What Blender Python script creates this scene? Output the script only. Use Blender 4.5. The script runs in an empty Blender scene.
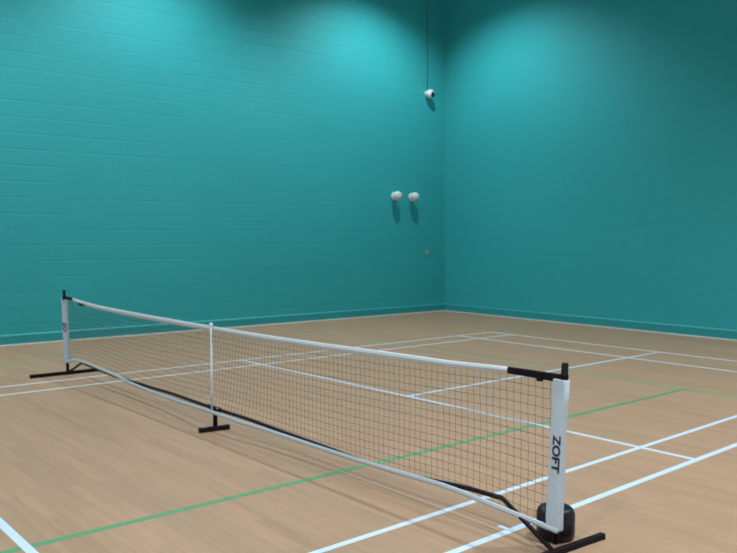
import bpy, bmesh, math, random
from mathutils import Vector, Matrix
random.seed(4)
scene = bpy.context.scene
C = scene.collection
PI = math.pi

# ------------------------------------------------------------------ materials
def new_mat(name):
    m = bpy.data.materials.new(name); m.use_nodes = True
    nt = m.node_tree
    b = nt.nodes['Principled BSDF']
    return m, nt, b

def node(nt, typ, **kw):
    n = nt.nodes.new(typ)
    for k, v in kw.items():
        setattr(n, k, v)
    return n

def math_node(nt, op, a, b=None):
    n = node(nt, 'ShaderNodeMath', operation=op)
    for i, v in enumerate((a, b)):
        if v is None: continue
        if isinstance(v, (int, float)): n.inputs[i].default_value = v
        else: nt.links.new(v, n.inputs[i])
    return n.outputs[0]

def mix_col(nt, fac, a, b, mode='MIX'):
    n = node(nt, 'ShaderNodeMix', data_type='RGBA', blend_type=mode)
    if isinstance(fac, (int, float)): n.inputs['Factor'].default_value = fac
    else: nt.links.new(fac, n.inputs['Factor'])
    for i, v in ((6, a), (7, b)):
        if isinstance(v, (tuple, list)): n.inputs[i].default_value = (*v[:3], 1)
        else: nt.links.new(v, n.inputs[i])
    return n.outputs[2]

def ramp(nt, src, p0, c0, p1, c1):
    r = node(nt, 'ShaderNodeValToRGB')
    e = r.color_ramp.elements
    e[0].position, e[0].color = p0, (c0, c0, c0, 1)
    e[1].position, e[1].color = p1, (c1, c1, c1, 1)
    nt.links.new(src, r.inputs[0])
    return r.outputs[0]

def plain(name, col, rough=0.5, noise=0.12, scale=40, metallic=0.0, bump=0.0, spec=0.5):
    m, nt, b = new_mat(name)
    tc = node(nt, 'ShaderNodeTexCoord')
    nz = node(nt, 'ShaderNodeTexNoise'); nz.inputs['Scale'].default_value = scale
    nz.inputs['Detail'].default_value = 4
    nt.links.new(tc.outputs['Object'], nz.inputs['Vector'])
    lo = tuple(c * (1 - noise) for c in col); hi = tuple(min(1, c * (1 + noise)) for c in col)
    nt.links.new(mix_col(nt, nz.outputs['Fac'], lo, hi), b.inputs['Base Color'])
    b.inputs['Roughness'].default_value = rough
    b.inputs['Metallic'].default_value = metallic
    b.inputs['Specular IOR Level'].default_value = spec
    if bump:
        bp = node(nt, 'ShaderNodeBump'); bp.inputs['Distance'].default_value = bump
        nt.links.new(nz.outputs['Fac'], bp.inputs['Height'])
        nt.links.new(bp.outputs['Normal'], b.inputs['Normal'])
    return m

TEAL = (0.036, 0.395, 0.415)
def block_wall(name, horizontal, joint=None, strength=1.0):
    """painted concrete block wall; horizontal = 0 (runs along x) or 1 (along y)"""
    m, nt, b = new_mat(name)
    tc = node(nt, 'ShaderNodeTexCoord')
    sp = node(nt, 'ShaderNodeSeparateXYZ'); nt.links.new(tc.outputs['Object'], sp.inputs[0])
    cb = node(nt, 'ShaderNodeCombineXYZ')
    nt.links.new(sp.outputs[horizontal], cb.inputs[0])
    nt.links.new(math_node(nt, 'SUBTRACT', sp.outputs[2], 0.053), cb.inputs[1])
    br = node(nt, 'ShaderNodeTexBrick'); br.offset = 0.5
    br.inputs['Scale'].default_value = 1.0
    br.inputs['Brick Width'].default_value = 0.465
    br.inputs['Row Height'].default_value = 0.2325
    br.inputs['Mortar Size'].default_value = 0.008
    br.inputs['Mortar Smooth'].default_value = 0.35
    br.inputs['Color1'].default_value = (0.985, 0.985, 0.985, 1)
    br.inputs['Color2'].default_value = (1.015, 1.015, 1.015, 1)
    br.inputs['Mortar'].default_value = (0.975, 0.975, 0.975, 1)
    nt.links.new(cb.outputs[0], br.inputs['Vector'])
    patch = node(nt, 'ShaderNodeTexNoise'); patch.inputs['Scale'].default_value = 0.9
    patch.inputs['Detail'].default_value = 3
    nt.links.new(tc.outputs['Object'], patch.inputs['Vector'])
    grain = node(nt, 'ShaderNodeTexNoise'); grain.inputs['Scale'].default_value = 22
    grain.inputs['Detail'].default_value = 6
    nt.links.new(tc.outputs['Object'], grain.inputs['Vector'])
    base = mix_col(nt, patch.outputs['Fac'], tuple(c * .94 for c in TEAL), tuple(c * 1.06 for c in TEAL))
    base = mix_col(nt, grain.outputs['Fac'], base, tuple(c * .90 for c in TEAL))
    base = mix_col(nt, 0.75 * strength, base, br.outputs['Color'], 'MULTIPLY')
    # how far the paint has filled each joint varies along the wall
    fill = ramp(nt, patch.outputs['Fac'], 0.35, 0.25, 0.6, 1.0)
    # bed joints read more strongly than the filled vertical ones
    t = math_node(nt, 'DIVIDE', math_node(nt, 'SUBTRACT', sp.outputs[2], 0.053), 0.2325)
    t = math_node(nt, 'ABSOLUTE', math_node(nt, 'SUBTRACT', math_node(nt, 'FRACT', math_node(nt, 'ADD', t, 0.5)), 0.5))
    bed = node(nt, 'ShaderNodeMapRange', interpolation_type='SMOOTHSTEP')
    bed.inputs['From Min'].default_value = 0.012; bed.inputs['From Max'].default_value = 0.045
    bed.inputs['To Min'].default_value = 1.0; bed.inputs['To Max'].default_value = 0.0
    nt.links.new(t, bed.inputs['Value'])
    bedj = math_node(nt, 'MULTIPLY', bed.outputs[0], fill)
    jn = math_node(nt, 'ADD', math_node(nt, 'MULTIPLY', br.outputs['Fac'], 0.10), math_node(nt, 'MULTIPLY', bedj, 0.9))
    h = math_node(nt, 'MULTIPLY', jn, -1.0)
    h = math_node(nt, 'ADD', h, math_node(nt, 'MULTIPLY', grain.outputs['Fac'], 0.30))
    if joint is not None:   # vertical movement joint
        d = math_node(nt, 'ABSOLUTE', math_node(nt, 'SUBTRACT', sp.outputs[horizontal], joint))
        inj = math_node(nt, 'LESS_THAN', d, 0.006)
        zw = math_node(nt, 'LESS_THAN', math_node(nt, 'ABSOLUTE', math_node(nt, 'SUBTRACT', sp.outputs[2], 4.1)), 0.85)
        inj = math_node(nt, 'MULTIPLY', inj, math_node(nt, 'ADD', math_node(nt, 'MULTIPLY', zw, .55), .15))
        base = mix_col(nt, math_node(nt, 'MULTIPLY', inj, 0.35), base, (0.012, 0.12, 0.13))
        h = math_node(nt, 'SUBTRACT', h, inj)
    nt.links.new(base, b.inputs['Base Color'])
    bp = node(nt, 'ShaderNodeBump'); bp.inputs['Distance'].default_value = 0.006
    bp.inputs['Strength'].default_value = 0.55 * strength
    nt.links.new(h, bp.inputs['Height']); nt.links.new(bp.outputs['Normal'], b.inputs['Normal'])
    b.inputs['Roughness'].default_value = 0.55
    b.inputs['Specular IOR Level'].default_value = 0.3
    return m

def floor_mat():
    m, nt, b = new_mat('oak_sports_floor')
    tc = node(nt, 'ShaderNodeTexCoord')
    br = node(nt, 'ShaderNodeTexBrick'); br.offset = 0.37
    br.inputs['Scale'].default_value = 1.0
    br.inputs['Brick Width'].default_value = 1.25
    br.inputs['Row Height'].default_value = 0.095
    br.inputs['Mortar Size'].default_value = 0.0012
    br.inputs['Color1'].default_value = (0.90, 0.90, 0.90, 1)
    br.inputs['Color2'].default_value = (1.08, 1.06, 1.03, 1)
    br.inputs['Mortar'].default_value = (0.72, 0.70, 0.66, 1)
    nt.links.new(tc.outputs['Object'], br.inputs['Vector'])
    mp = node(nt, 'ShaderNodeMapping'); mp.inputs['Scale'].default_value = (0.9, 16, 1)
    nt.links.new(tc.outputs['Object'], mp.inputs['Vector'])
    gr = node(nt, 'ShaderNodeTexNoise'); gr.inputs['Scale'].default_value = 1.6
    gr.inputs['Detail'].default_value = 7; gr.inputs['Roughness'].default_value = 0.6
    nt.links.new(mp.outputs[0], gr.inputs['Vector'])
    fac = ramp(nt, gr.outputs['Fac'], 0.30, 0.0, 0.70, 1.0)
    base = mix_col(nt, fac, (0.328, 0.195, 0.115), (0.405, 0.248, 0.154))
    base = mix_col(nt, 0.8, base, br.outputs['Color'], 'MULTIPLY')
    pt = node(nt, 'ShaderNodeTexNoise'); pt.inputs['Scale'].default_value = 0.5
    pt.inputs['Detail'].default_value = 3
    nt.links.new(tc.outputs['Object'], pt.inputs['Vector'])
    base = mix_col(nt, ramp(nt, pt.outputs['Fac'], .3, .0, .75, .16), base, (0.27, 0.20, 0.145))
    nt.links.new(base, b.inputs['Base Color'])
    b.inputs['Roughness'].default_value = 0.5
    b.inputs['Specular IOR Level'].default_value = 0.22
    bp = node(nt, 'ShaderNodeBump'); bp.inputs['Distance'].default_value = 0.0006
    nt.links.new(gr.outputs['Fac'], bp.inputs['Height']); nt.links.new(bp.outputs['Normal'], b.inputs['Normal'])
    return m

def painted_line(name, col, wear):
    m, nt, b = new_mat(name)
    tc = node(nt, 'ShaderNodeTexCoord')
    nz = node(nt, 'ShaderNodeTexNoise'); nz.inputs['Scale'].default_value = 9
    nz.inputs['Detail'].default_value = 6
    nt.links.new(tc.outputs['Object'], nz.inputs['Vector'])
    f = ramp(nt, nz.outputs['Fac'], 0.42, 0.0, 0.72, 1.0)
    f = math_node(nt, 'ADD', math_node(nt, 'MULTIPLY', f, wear * .6), wear * .55)
    nt.links.new(mix_col(nt, f, col, (0.32, 0.225, 0.145)), b.inputs['Base Color'])
    b.inputs['Roughness'].default_value = 0.42
    b.inputs['Specular IOR Level'].default_value = 0.30
    return m

def emitter(name, col, strength):
    m, nt, b = new_mat(name)
    b.inputs['Base Color'].default_value = (0.8, 0.8, 0.8, 1)
    b.inputs['Emission Color'].default_value = (*col, 1)
    b.inputs['Emission Strength'].default_value = strength
    return m

M = dict(
    wl=block_wall('teal_painted_block_left', 1, joint=4.862),
    wr=block_wall('teal_painted_block_right', 0, strength=0.45),
    pale=plain('pale_wall_paint', (0.62, 0.68, 0.74), 0.7, 0.04, 2),
    skirt=plain('teal_skirting_paint', (0.024, 0.300, 0.315), 0.5, 0.06, 12),
    bead=plain('pale_sealant', (0.50, 0.47, 0.40), 0.7, 0.15, 30),
    floor=floor_mat(),
    ceil=plain('ceiling_panel_paint', (0.58, 0.71, 0.86), 0.85, 0.05, 3),
    white_line=painted_line('white_court_paint', (0.52, 0.62, 0.74), 0.06),
    worn_line=painted_line('worn_white_court_paint', (0.62, 0.70, 0.76), 0.14),
    green_line=painted_line('green_court_paint', (0.068, 0.275, 0.118), 0.08),
    worn_green=painted_line('worn_green_court_paint', (0.105, 0.34, 0.155), 0.38),
    black=plain('black_powder_coat', (0.008, 0.0045, 0.008), 0.5, 0.2, 60, spec=0.14),
    dark_cap=plain('black_rubber_cap', (0.010, 0.007, 0.010), 0.7, 0.2, 60, spec=0.15),
    strap=plain('black_webbing', (0.007, 0.005, 0.008), 0.8, 0.3, 220, spec=0.15, bump=0.001),
    vinyl=plain('white_vinyl_sleeve', (0.46, 0.53, 0.60), 0.45, 0.07, 18, bump=0.003),
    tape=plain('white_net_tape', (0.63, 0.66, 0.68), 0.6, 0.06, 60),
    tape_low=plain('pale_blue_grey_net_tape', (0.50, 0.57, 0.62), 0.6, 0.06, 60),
    stitch=plain('grey_stitching', (0.27, 0.28, 0.31), 0.8, 0.1, 90),
    cord=plain('dark_net_cord', (0.060, 0.034, 0.024), 0.85, 0.2, 80),
    letter=plain('black_print', (0.012, 0.012, 0.018), 0.6, 0.05, 40),
    fibre=plain('white_fibreglass_rod', (0.62, 0.64, 0.68), 0.5, 0.05, 40),
    drum=plain('glossy_black_plastic', (0.006, 0.005, 0.009), 0.36, 0.4, 14, bump=0.004, spec=0.3),
    plastic=plain('white_plastic', (0.78, 0.77, 0.79), 0.45, 0.05, 25),
    dome=plain('white_frosted_dome', (0.56, 0.64, 0.68), 0.35, 0.04, 25),
    lens=plain('dark_lens', (0.012, 0.010, 0.016), 0.15, 0.1, 30),
    conduit=plain('grey_conduit', (0.07, 0.13, 0.15), 0.6, 0.1, 30),
    beige=plain('beige_plate', (0.40, 0.38, 0.26), 0.6, 0.08, 30),
    steel=plain('grey_lamp_housing', (0.30, 0.31, 0.32), 0.5, 0.08, 20, metallic=0.3),
    lamp=emitter('lamp_diffuser_glow', (0.86, 0.95, 1.0), 6.0),
)

# ------------------------------------------------------------------ mesh helpers
def obj(name, bm, mat, parent=None, smooth=False):
    bmesh.ops.recalc_face_normals(bm, faces=bm.faces[:])
    me = bpy.data.meshes.new(name); bm.to_mesh(me); bm.free()
    if smooth:
        for p in me.polygons: p.use_smooth = True
    me.materials.append(M[mat] if isinstance(mat, str) else mat)
    o = bpy.data.objects.new(name, me); C.objects.link(o)
    if parent is not None: o.parent = parent
    return o

def thing(name, label, cat, loc=(0, 0, 0), group=None):
    o = bpy.data.objects.new(name, None); C.objects.link(o)
    o.empty_display_size = 0.1
    o.location = loc; o['label'] = label; o['category'] = cat
    if group: o['group'] = group
    return o

def tag(o, label, cat, group=None):
    o['label'] = label; o['category'] = cat
    if group: o['group'] = group
    return o

def struct(name, bm, mat, parent=None, label=None):
    o = obj(name, bm, mat, parent)
    if parent is None: o['kind'] = 'structure'
    if label: o['label'] = label
    return o

def box(bm, c, s, bevel=0.0, seg=2, rot=None):
    r = bmesh.ops.create_cube(bm, size=1.0)
    mt = Matrix.Translation(c) @ (rot.to_4x4() if rot else Matrix.Identity(4)) @ Matrix.Diagonal((*s, 1))
    bmesh.ops.transform(bm, matrix=mt, verts=r['verts'])
    if bevel:
        es = {e for v in r['verts'] for e in v.link_edges}
        bmesh.ops.bevel(bm, geom=list(es), offset=bevel, segments=seg, profile=0.5, affect='EDGES')
    return bm

def loft(bm, rings, caps=True):
    """rings: lists of equally many points"""
    vs = [[bm.verts.new(p) for p in r] for r in rings]
    n = len(vs[0])
    for a, b in zip(vs, vs[1:]):
        for i in range(n):
            bm.faces.new((a[i], a[(i + 1) % n], b[(i + 1) % n], b[i]))
    if caps:
        bm.faces.new(vs[0][::-1]); bm.faces.new(vs[-1])
    return bm

def tube(bm, pts, r, n=10):
    pts = [Vector(p) for p in pts]
    rings = []
    ref = None
    for i, p in enumerate(pts):
        d = (pts[min(i + 1, len(pts) - 1)] - pts[max(i - 1, 0)]).normalized()
        if ref is None:
            ref = Vector((0, 1, 0)) if abs(d.y) < 0.9 else Vector((0, 0, 1))
        u = (ref - d * ref.dot(d)).normalized(); w = d.cross(u); ref = u
        rr = r[i] if isinstance(r, (list, tuple)) else r
        rings.append([p + rr * (math.cos(2 * PI * k / n) * u + math.sin(2 * PI * k / n) * w) for k in range(n)])
    return loft(bm, rings)

def lathe(bm, prof, n=32, mat=None):
    """profile of (radius, height) about z; mat places it"""
    mat = mat or Matrix.Identity(4)
    rings = [[mat @ Vector((r * math.cos(2 * PI * k / n), r * math.sin(2 * PI * k / n), z)) for k in range(n)] for r, z in prof]
    return loft(bm, rings)

def rrect(cx, cy, z, hx, hy, rad=0.5, n=20):
    """rounded rectangle ring in xy (superellipse)"""
    out = []
    for k in range(n):
        a = 2 * PI * (k + .5) / n
        ca, sa = math.cos(a), math.sin(a)
        out.append((cx + hx * math.copysign(abs(ca) ** rad, ca), cy + hy * math.copysign(abs(sa) ** rad, sa), z))
    return out

def interp(tab, x):
    if x <= tab[0][0]: return tab[0][1]
    for i in range(len(tab) - 1):
        x0, y0 = tab[i]; x1, y1 = tab[i + 1]
        if x <= x1:
            # smooth cubic through the neighbours
            xm, ym = tab[i - 1] if i > 0 else (2 * x0 - x1, 2 * y0 - y1)
            xp, yp = tab[i + 2] if i + 2 < len(tab) else (2 * x1 - x0, 2 * y1 - y0)
            m0 = (y1 - ym) / (x1 - xm); m1 = (yp - y0) / (xp - x0)
            h = x1 - x0; t = (x - x0) / h
            return ((2*t**3 - 3*t*t + 1) * y0 + (t**3 - 2*t*t + t) * h * m0 + (-2*t**3 + 3*t*t) * y1 + (t**3 - t*t) * h * m1)
    return tab[-1][1]

def frange(a, b, n):
    return [a + (b - a) * i / n for i in range(n + 1)]

# ------------------------------------------------------------------ room shell
XL, YR, H = -6.346, 9.015, 7.6
X1, Y0 = 8.6, -8.2
fl = struct('floor', box(bmesh.new(), ((XL + X1) / 2, (Y0 + YR) / 2, -0.05), (X1 - XL + .4, YR - Y0 + .4, 0.1)), 'floor')
wL = struct('wall_left', box(bmesh.new(), (XL - .1, (Y0 + YR) / 2, H / 2), (.2, YR - Y0 + .4, H)), 'wl')
wR = struct('wall_right', box(bmesh.new(), ((XL + X1) / 2 + .1, YR + .1, H / 2), (X1 - XL + .6, .2, H)), 'wr')
struct('wall_back', box(bmesh.new(), ((XL + X1) / 2, Y0 - .1, H / 2), (X1 - XL, .2, H)), 'pale')
struct('wall_far_right', box(bmesh.new(), (X1 + .1, (Y0 + YR) / 2, H / 2), (.2, YR - Y0 + .4, H)), 'pale')
struct('ceiling', box(bmesh.new(), ((XL + X1) / 2, (Y0 + YR) / 2, H + .05), (X1 - XL + .4, YR - Y0 + .4, .1)), 'ceil')

# skirtings with a sloped top ledge, and the pale bead along the floor
def skirt(along, length0, length1, off, sgn):
    bm = bmesh.new()
    prof = [(0, 0), (.028, 0), (.028, .142), (.004, .160), (0, .160)]
    rings = []
    for t in (length0, length1):
        rings.append([((off + sgn * d, t, z) if along == 'y' else (t, off + sgn * d, z)) for d, z in prof])
    return loft(bm, rings)
bL = struct('baseboard_left', skirt('y', Y0, YR, XL, 1), 'skirt')
bR = struct('baseboard_right', skirt('x', XL, X1, YR, -1), 'skirt')
def bead(along, a, b, off, sgn):
    bm = bmesh.new(); prof = [(.0, 0), (.022, 0), (.020, .010), (.008, .018), (0, .018)]
    rings = [[((off + sgn * d, t, z) if along == 'y' else (t, off + sgn * d, z)) for d, z in prof] for t in (a, b)]
    return loft(bm, rings)
t1 = struct('trim_1', bead('y', Y0, YR - .028, XL + .028, 1), 'bead')
t2 = struct('trim_2', bead('x', XL + .028, X1, YR - .028, -1), 'bead')

# the hall is slightly out of square: turn each wall about the far corner
CORNER = Matrix.Translation((-6.215, 8.90, 0)); BACK = Matrix.Translation((-XL, -YR, 0))
ML = CORNER @ Matrix.Rotation(-.0262, 4, 'Z') @ BACK
MR = CORNER @ Matrix.Rotation(-.0460, 4, 'Z') @ BACK
for o in (wL, bL, t1): o.matrix_world = ML
for o in (wR, bR, t2): o.matrix_world = MR

# ------------------------------------------------------------------ court markings (painted on the floor)
def line(name, a, b, w, mat, z, label):
    a, b = Vector((*a, 0)), Vector((*b, 0))
    d = (b - a).normalized(); s = Vector((-d.y, d.x, 0)) * w / 2
    bm = bmesh.new(); n = max(1, int((b - a).length / .5))
    lo, hi = [], []
    for i in range(n + 1):
        p = a + (b - a) * i / n
        lo.append((p + s, p - s))
    rings = [[q[0] + Vector((0, 0, 0)), q[1], q[1] + Vector((0, 0, z)), q[0] + Vector((0, 0, z))] for q in lo]
    loft(bm, rings)
    o = obj(name, bm, mat, fl); o['label'] = label
    return o
W = .042
line('white_court_line', (2.690, -6.7), (2.495, 6.62), W, 'white_line', .0010, 'inner white sideline on the right of the net')
line('white_court_line', (3.148, -6.7), (2.908, 6.62), W + .004, 'white_line', .0010, 'outer white sideline on the right of the net')
line('white_court_line', (-3.09, -6.7), (-2.98, 6.70), W, 'worn_line', .0010, 'outer white sideline on the left of the net')
line('white_court_line', (-2.62, -6.7), (-2.52, 6.68), W, 'worn_line', .0010, 'inner white sideline on the left of the net')
line('white_court_line', (-3.07, 2.015), (2.99, 2.015), W, 'white_line', .0014, 'white short service line beyond the net')
line('white_court_line', (-3.07, -2.002), (3.05, -2.002), W + .006, 'white_line', .0014, 'white short service line in front of the net')
line('white_court_line', (.06, 2.035), (.06, 6.58), W, 'white_line', .0018, 'white centre line beyond the net')
line('white_court_line', (.06, -6.7), (.06, -2.0), W, 'white_line', .0018, 'white centre line in front of the net')
line('white_court_line', (-3.0, 6.685), (3.05, 6.575), W, 'worn_line', .0022, 'white back boundary line')
line('white_court_line', (-3.0, 5.935), (3.05, 5.79), W, 'worn_line', .0022, 'white long service line')
line('white_court_tick', (2.945, .005), (3.01, .005), .03, 'white_line', .0018, 'short white net-post tick beside the sideline')
line('green_court_line', (1.62, -6.7), (1.62, 4.40), .05, 'green_line', .0006, 'bright green line running under the net')
line('green_court_line', (-4.72, 4.585), (6.2, 4.27), .055, 'worn_green', .0004, 'faded green line across the far court')
line('green_court_line', (-4.50, -6.0), (-4.72, 4.60), .055, 'worn_green', .0004, 'faded green line along the left wall')

# ------------------------------------------------------------------ the portable net
NY = -0.027
net = thing('portable_net', 'portable black and white sports net on black metal frame across the court', 'net', (0, NY, 0))
def N(name, bm, mat, parent=None, smooth=False):
    bmesh.ops.translate(bm, verts=bm.verts[:], vec=(0, 0, 0))
    return obj(name, bm, mat, parent or net, smooth)
TOPU = [(-3.52, .885), (-3.22, .876), (-3.0, .861), (-2.44, .838), (-1.8, .830), (-1.238, .826), (-.07, .821), (.656, .821), (1.17, .826), (1.728, .836), (2.204, .845), (2.616, .850), (3.03, .864), (3.40, .867)]
TOPL = [(-3.52, .850), (-3.22, .842), (-3.0, .826), (-2.44, .798), (-1.8, .786), (-1.238, .782), (-.07, .779), (.656, .777), (1.17, .784), (1.728, .794), (2.204, .804), (2.616, .814), (3.03, .832), (3.40, .828)]
BOT = [(-3.45, .133), (-3.236, .176), (-2.99, .194), (-2.755, .189), (-2.476, .176), (-2.081, .160), (-1.715, .132), (-1.264, .120), (-.657, .127), (-.054, .148), (.503, .133), (1.164, .119), (1.724, .120), (2.203, .129), (2.618, .139), (2.95, .126), (3.20, .112), (3.372, .104)]
def bulge(x): return -.074 * math.exp(-(x / .75) ** 2)      # the net drapes in front of the middle base
def band(x0, x1, up, lo, t, n=80, y=0.0, off=lambda x: 0.0):
    """folded fabric band: rounded over the top edge"""
    rings = []
    for x in frange(x0, x1, n):
        zu, zl = up(x), lo(x); yy = y + .003 * math.sin(x * 2.3) + off(x)
        rings.append([(x, yy - t, zl), (x, yy - t * 1.15, (zu * .4 + zl * .6)), (x, yy - t, zu - t * .8), (x, yy - t * .5, zu), (x, yy + t * .5, zu), (x, yy + t, zu - t * .8), (x, yy + t * 1.15, (zu * .4 + zl * .6)), (x, yy + t, zl)])
    return loft(bmesh.new(), rings)
tu = lambda x: interp(TOPU, x); tl = lambda x: interp(TOPL, x); bt = lambda x: interp(BOT, x)
tb = N('top_band', band(-3.235, 3.035, tu, tl, .006), 'tape', None, True)
tb['label'] = 'white fabric band along the top of the net'
N('stitching', band(-3.23, 3.03, lambda x: (tu(x) * .45 + tl(x) * .55) + .003, lambda x: (tu(x) * .45 + tl(x) * .55) - .003, .0078), 'stitch', tb)
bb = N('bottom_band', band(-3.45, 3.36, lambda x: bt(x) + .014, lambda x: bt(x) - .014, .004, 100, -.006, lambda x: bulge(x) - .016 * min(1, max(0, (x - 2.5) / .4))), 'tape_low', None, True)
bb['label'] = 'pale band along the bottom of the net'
# mesh of knotted cords
def cords():
    bm = bmesh.new(); r = .00118
    nx, nz = 146, 15
    xs = frange(-3.42, 3.30, nx)
    def zz(x, j):
        f = j / nz; lo, hi = bt(x), tl(x) + .006
        return lo + (hi - lo) * f
    def yy(x, j): return .004 * math.sin(x * 1.9 + j * .35) * math.sin(PI * j / nz) + bulge(x) * (1 - j / nz) ** 2
    for i, x in enumerate(xs):
        tube(bm, [(x + .002 * math.sin(j * 2.1 + i), yy(x, j), zz(x, j)) for j in range(nz + 1)], r, 4)
    for j in range(1, nz):
        tube(bm, [(x, yy(x, j), zz(x, j) - .0015 * (i % 2)) for i, x in enumerate(xs)], r, 4)
    return bm
N('net_mesh', cords(), 'cord')
# black straps that tie the top band over the posts
st = N('top_strap', band(3.03, 3.385, lambda x: tu(x) + .001, lambda x: tl(x) - .001, .008, 12), 'strap')
N('buckle', box(bmesh.new(), (3.235, -.003, .842), (.030, .022, .046), .004), 'black', st)
st = N('top_strap', band(-3.50, -3.225, lambda x: tu(x) + .001, lambda x: tl(x) + .004, .008, 12), 'strap')
N('strap_tail', box(bmesh.new(), (-2.97, -.006, .818), (.16, .012, .020), .003, 2, Matrix.Rotation(math.radians(3.5), 3, 'Y')), 'strap', st)

# end posts
def post(xb, xt, ztop):
    bm = bmesh.new()
    tube(bm, [(xb, 0, .03), (xb + (xt - xb) * .5, 0, ztop * .5), (xt, 0, ztop - .004), (xt, 0, ztop)], [.0165, .0165, .0165, .012], 14)
    return bm
pr = N('post', post(3.334, 3.383, .927), 'black', None, True); pr['label'] = 'right end post'
N('collar', lathe(bmesh.new(), [(.018, .846), (.0205, .849), (.0205, .870), (.018, .874)], 16, Matrix.Translation((3.379, 0, 0))), 'black', pr)
pl = N('post', post(-3.440, -3.513, .953), 'black', None, True); pl['label'] = 'left end post'
N('collar', lathe(bmesh.new(), [(.019, .835), (.022, .84), (.022, .885), (.019, .89)], 16, Matrix.Translation((-3.506, 0, 0))), 'black', pl)

# white side sleeves with the printed name
def sleeve(tab, ya, yb, turn=0.0):
    rings = []
    n = len(tab)
    for i, (z, x0, x1) in enumerate(tab):
        e = .004 * math.sin(i * 1.7)
        rg = rrect((x0 + x1) / 2, (ya + yb) / 2 + e * .5, z, (x1 - x0) / 2, (yb - ya) / 2, .35, 24)
        c = Matrix.Translation(((x0 + x1) / 2, 0, 0)); mr = c @ Matrix.Rotation(turn, 4, 'Z') @ c.inverted()
        rings.append([mr @ Vector(p) for p in rg])
    return loft(bmesh.new(), rings)
SR = [(.845, 3.328, 3.394), (.838, 3.322, 3.400), (.72, 3.318, 3.394), (.6, 3.312, 3.387), (.48, 3.306, 3.380), (.36, 3.300, 3.378), (.24, 3.293, 3.374), (.15, 3.288, 3.371), (.108, 3.289, 3.369), (.098, 3.31, 3.367)]
s = N('side_sleeve', sleeve(SR, -.0235, .0225), 'vinyl', None, True); s['label'] = 'white sleeve on the right post'
SLC = [(.865, -3.507), (.855, -3.507), (.72, -3.497), (.5, -3.480), (.3, -3.463), (.16, -3.450), (.128, -3.447), (.120, -3.446)]
SL = [(z, c - .031 + (.004 if k in (0, 7) else 0), c + .031 - (.004 if k in (0, 7) else 0)) for k, (z, c) in enumerate(SLC)]
TURN = math.radians(42)      # the left sleeve has twisted round its post towards the court
s2 = N('side_sleeve', sleeve(SL, -.0195, .0195, TURN), 'vinyl', None, True); s2['label'] = 'white sleeve on the left post'
def lettering(parent, x, zc, height, length, y, lean, turn=0.0):
    cu = bpy.data.curves.new('lettering', 'FONT'); cu.body = 'ZOFT'; cu.align_x = 'CENTER'; cu.align_y = 'CENTER'
    cu.size = 1.0; cu.extrude = .012; cu.offset = .026
    t = bpy.data.objects.new('lettering', cu); C.objects.link(t)
    dg = bpy.context.evaluated_depsgraph_get()
    me = bpy.data.meshes.new_from_object(t.evaluated_get(dg))
    bpy.data.objects.remove(t)
    xs = [v.co.x for v in me.vertices]; ys = [v.co.y for v in me.vertices]
    lx, ly = max(xs) - min(xs), max(ys) - min(ys); cx, cy = (max(xs) + min(xs)) / 2, (max(ys) + min(ys)) / 2
    for v in me.vertices:
        a, b, d = (v.co.x - cx) / lx * length, (v.co.y - cy) / ly * height, v.co.z
        v.co = (x + b + lean * (-a), y - d * .08, zc - a)      # reads downwards, letter tops to the right
    if turn:
        c = Matrix.Translation((x, 0, 0)); me.transform(c @ Matrix.Rotation(turn, 4, 'Z') @ c.inverted())
    me.materials.clear(); me.materials.append(M['letter'])
    o = bpy.data.objects.new('lettering', me); C.objects.link(o); o.parent = parent
    o['label'] = 'black printed lettering'
lettering(s, 3.352, .482, .046, .184, -.0243, .055)
lettering(s2, -3.480, .497, .040, .185, -.0215, -.077, TURN)

# centre pole: white rod above, black T below
cp = N('centre_pole', tube(bmesh.new(), [(.052, -.076, .150), (-.002, -.046, .5), (-.057, -.016, .836)], .0082, 10), 'fibre', None, True)
cp['label'] = 'thin white centre pole'
N('pole_cap', lathe(bmesh.new(), [(.012, 0), (.015, .004), (.015, .022), (.011, .030), (.004, .033)], 14, Matrix.Translation((-.058, -.016, .818))), 'fibre', cp, True)
bar_z = [(-3.04, .166), (-2.6, .152), (-2.2, .138), (-1.7, .138), (-1.26, .143), (-.75, .159), (0.0, .172), (.5, .163), (.914, .138), (1.28, .126), (1.51, .120), (1.8, .110), (2.2, .114), (2.5, .136), (2.72, .154), (2.975, .161)]
def bary(x): return .022 - .075 * math.exp(-(x / .75) ** 2)
def bar(x0, x1, n):
    return tube(bmesh.new(), [(x, bary(x), interp(bar_z, x)) for x in frange(x0, x1, n)], .0135, 10)
N('frame_bar', bar(-3.04, .0, 40), 'black', None, True)
N('frame_bar', bar(.06, 2.975, 40), 'black', None, True)
te = N('tee_joint', tube(bmesh.new(), [(-.05, -.052, .173), (.14, -.052, .172)], .0185, 14), 'black', None, True)
N('joint_button', lathe(bmesh.new(), [(.006, 0), (.006, .006), (.003, .008)], 10, Matrix.Translation((.120, -.064, .183)) @ Matrix.Rotation(math.radians(55), 4, 'X')), 'fibre', te)
N('centre_upright', tube(bmesh.new(), [(.060, -.052, .03), (.060, -.052, .168)], .0185, 14), 'black', None, True)
def brace(pts): return tube(bmesh.new(), pts, .0125, 10)
N('brace', brace([(2.96, .022, .160), (2.985, .021, .158), (3.015, .016, .146), (3.385, -.078, .022)]), 'black', None, True)
N('brace', brace([(-3.03, .022, .165), (-3.06, .021, .163), (-3.09, .020, .152), (-3.24, .012, .090), (-3.40, .004, .028)]), 'black', None, True)
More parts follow.
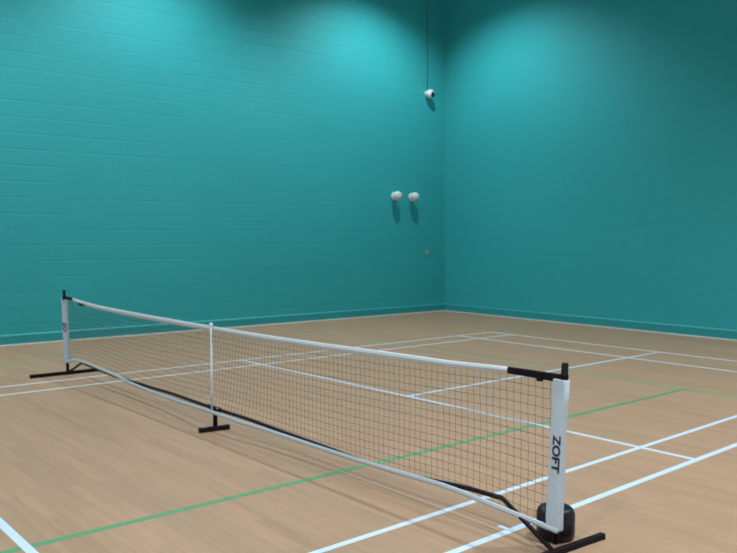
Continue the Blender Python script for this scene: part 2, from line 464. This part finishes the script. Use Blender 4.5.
def foot(x, y0, y1, dx=0.0, s=.040):
    a, b = Vector((x, y0, s / 2)), Vector((x + dx, y1, s / 2))
    ang = math.atan2(dx, y1 - y0)
    f = N('foot', box(bmesh.new(), (a + b) / 2, (s, (b - a).length - .03, s), .004, 2, Matrix.Rotation(-ang, 3, 'Z')), 'black')
    for p, sg in ((a, 1), (b, -1)):
        q = p + (b - a).normalized() * sg * .009
        N('end_cap', box(bmesh.new(), q, (s + .003, .020, s + .001), .004, 2, Matrix.Rotation(-ang, 3, 'Z')), 'dark_cap', f)
    return f
foot(3.352, -.46, .302, .052, .030)
foot(-3.385, -.432, .360, .015, .038)
foot(.066, -.200, .050, .036, .036)

# ------------------------------------------------------------------ black drum behind the right post
dr = thing('black_drum', 'glossy black rounded drum behind the right net post', 'drum', (3.235, .108, 0))
obj('body', lathe(bmesh.new(), [(.078, 0), (.088, .003), (.094, .014), (.0965, .04), (.097, .09), (.0965, .120)], 44), 'drum', dr, True)
obj('lid', lathe(bmesh.new(), [(.0960, .118), (.0968, .122), (.0955, .132), (.090, .146), (.080, .156), (.064, .163), (.03, .166), (.002, .167)], 44), 'drum', dr, True)

# ------------------------------------------------------------------ fittings on the left wall
RY = Matrix.Rotation(PI / 2, 4, 'Y')      # z axis of a lathe -> +x, out of the wall
def dome_fitting(y, z, label, turn):
    t = thing('wall_dome', label, 'wall fitting', (XL, y, z), None)
    obj('base_plate', lathe(bmesh.new(), [(.085, 0), (.095, .004), (.095, .022), (.088, .030)], 32, RY), 'plastic', t, True)
    obj('bracket', tube(bmesh.new(), [(.02, 0, .0), (.09, .0, .0)], .034, 14), 'plastic', t, True)
    mt = Matrix.Translation((.085, 0, 0)) @ Matrix.Rotation(turn, 4, 'Z') @ Matrix.Rotation(.12, 4, 'Y') @ RY
    obj('dome', lathe(bmesh.new(), [(.085, 0), (.106, .004), (.112, .018), (.110, .046), (.098, .080), (.074, .104), (.040, .118), (.004, .122)], 36, mt), 'dome', t, True)
    t.scale = (.90, .90, .90)
    return t
a = dome_fitting(7.62, 2.39, 'round white dome fitting on the left wall, left one of the pair', -.15)
b = dome_fitting(8.08, 2.385, 'round white dome fitting on the left wall, right one of the pair, nearer the corner', -.15)
cam_ = thing('security_camera', 'small white round camera with dark lens high on wall near corner', 'camera', (XL, 8.50, 4.525))
obj('mount', lathe(bmesh.new(), [(.055, 0), (.06, .004), (.06, .03), (.05, .04)], 24, RY), 'plastic', cam_, True)
mt = Matrix.Translation((.035, -.0, -.005)) @ Matrix.Rotation(.10, 4, 'Z') @ Matrix.Rotation(.12, 4, 'Y') @ RY
hs = obj('housing', lathe(bmesh.new(), [(.055, 0), (.080, .015), (.088, .05), (.086, .09), (.074, .115), (.060, .122)], 28, mt), 'plastic', cam_, True)
mt2 = mt @ Matrix.Translation((.012, .014, .116))
obj('lens', lathe(bmesh.new(), [(.054, 0), (.054, .006), (.044, .024), (.024, .034), (.003, .037)], 24, mt2), 'lens', cam_, True)
cd = tag(obj('conduit', tube(bmesh.new(), [(XL + .012, 8.51, 4.61), (XL + .012, 8.51, 6.0), (XL + .012, 8.51, H - .005)], .007, 8), 'conduit', None, True),
         'thin grey cable conduit running up the wall from the white camera', 'conduit')
wp = thing('wall_plate', 'tiny beige plate low on the left wall near the corner', 'plate', (XL, 8.51, 1.25))
obj('plate', box(bmesh.new(), (.010, 0, 0), (.020, .055, .085), .006), 'beige', wp)
obj('knob', lathe(bmesh.new(), [(.014, .018), (.016, .022), (.016, .036), (.010, .042)], 14, RY), 'beige', wp, True)

for o in (a, b, cam_, cd, wp): o.matrix_world = ML @ Matrix.Translation(o.location) @ Matrix.Diagonal((*o.scale, 1))

# ------------------------------------------------------------------ ceiling lamps (above the frame)
LX = (-4.38, 5.2)
LY = (-7.0, -2.4, 2.15, 6.6)
proto = None
def lamp_power(x, y): return 470.0
def make_lamp():
    t = thing('ceiling_lamp', '', 'lamp', (0, 0, 0))
    obj('housing', lathe(bmesh.new(), [(.03, .24), (.05, .22), (.12, .20), (.20, .14), (.23, .02), (.235, 0), (.225, 0), (.215, .02)], 32), 'steel', t, True)
    obj('diffuser', lathe(bmesh.new(), [(.003, .012), (.1, .012), (.214, .014), (.214, .02), (.003, .02)], 32), 'lamp', t)
    obj('stem', tube(bmesh.new(), [(0, 0, .22), (0, 0, .32)], .014, 8), 'steel', t)
    return t
def copy_tree(o, parent=None):
    c = o.copy(); C.objects.link(c); c.parent = parent
    for ch in o.children: copy_tree(ch, c)
    return c
proto = make_lamp()
wx = ('left wall', 'right-hand side')
ord_ = ('first', 'second', 'third', 'fourth')
k = 0
for ix, x in enumerate(LX):
    for iy, y in enumerate(LY):
        t = proto if k == 0 else copy_tree(proto)
        t.location = (x, y, H - .32); k += 1
        t['label'] = ('grey ceiling lamp in the row along the left wall, ' if ix == 0 else 'grey ceiling lamp in the row nearer the camera, ') + ord_[3 - iy] + ' from the far corner'
        t['group'] = 'ceiling lamps'
        ld = bpy.data.lights.new('lamp_light', 'SPOT')
        ld.energy = 1400 if ix == 0 else 2250
        ld.color = (0.84, 0.945, 1.0)
        ld.spot_size = math.radians(124); ld.spot_blend = .65
        ld.shadow_soft_size = .11
        lo = bpy.data.objects.new('lamp_light', ld); C.objects.link(lo)
        lo.location = (x, y, H - .34)

# ------------------------------------------------------------------ world, camera, view
w = bpy.data.worlds.new('world'); scene.world = w; w.use_nodes = True
w.node_tree.nodes['Background'].inputs[0].default_value = (.5, .6, .65, 1)
w.node_tree.nodes['Background'].inputs[1].default_value = 0.0

F = 793.93
pitch, roll, yaw = -0.046377, -0.002427, 0.872819
cd_ = bpy.data.cameras.new('camera'); cam = bpy.data.objects.new('camera', cd_); C.objects.link(cam)
cd_.sensor_fit = 'HORIZONTAL'; cd_.sensor_width = 36.0; cd_.lens = F * 36.0 / 737.0
cd_.clip_start = .02
R = Matrix.Rotation(yaw, 4, 'Z') @ Matrix.Rotation(PI / 2 + pitch, 4, 'X') @ Matrix.Rotation(roll, 4, 'Z')
cam.matrix_world = Matrix.Translation((5.68177, -3.18771, 1.52072)) @ R
cd_.dof.use_dof = True; cd_.dof.focus_distance = 1.3; cd_.dof.aperture_fstop = 15.0
scene.camera = cam
scene.view_settings.view_transform = 'Standard'
scene.view_settings.look = 'None'
scene.view_settings.gamma = 1.0
scene.view_settings.exposure = -0.62
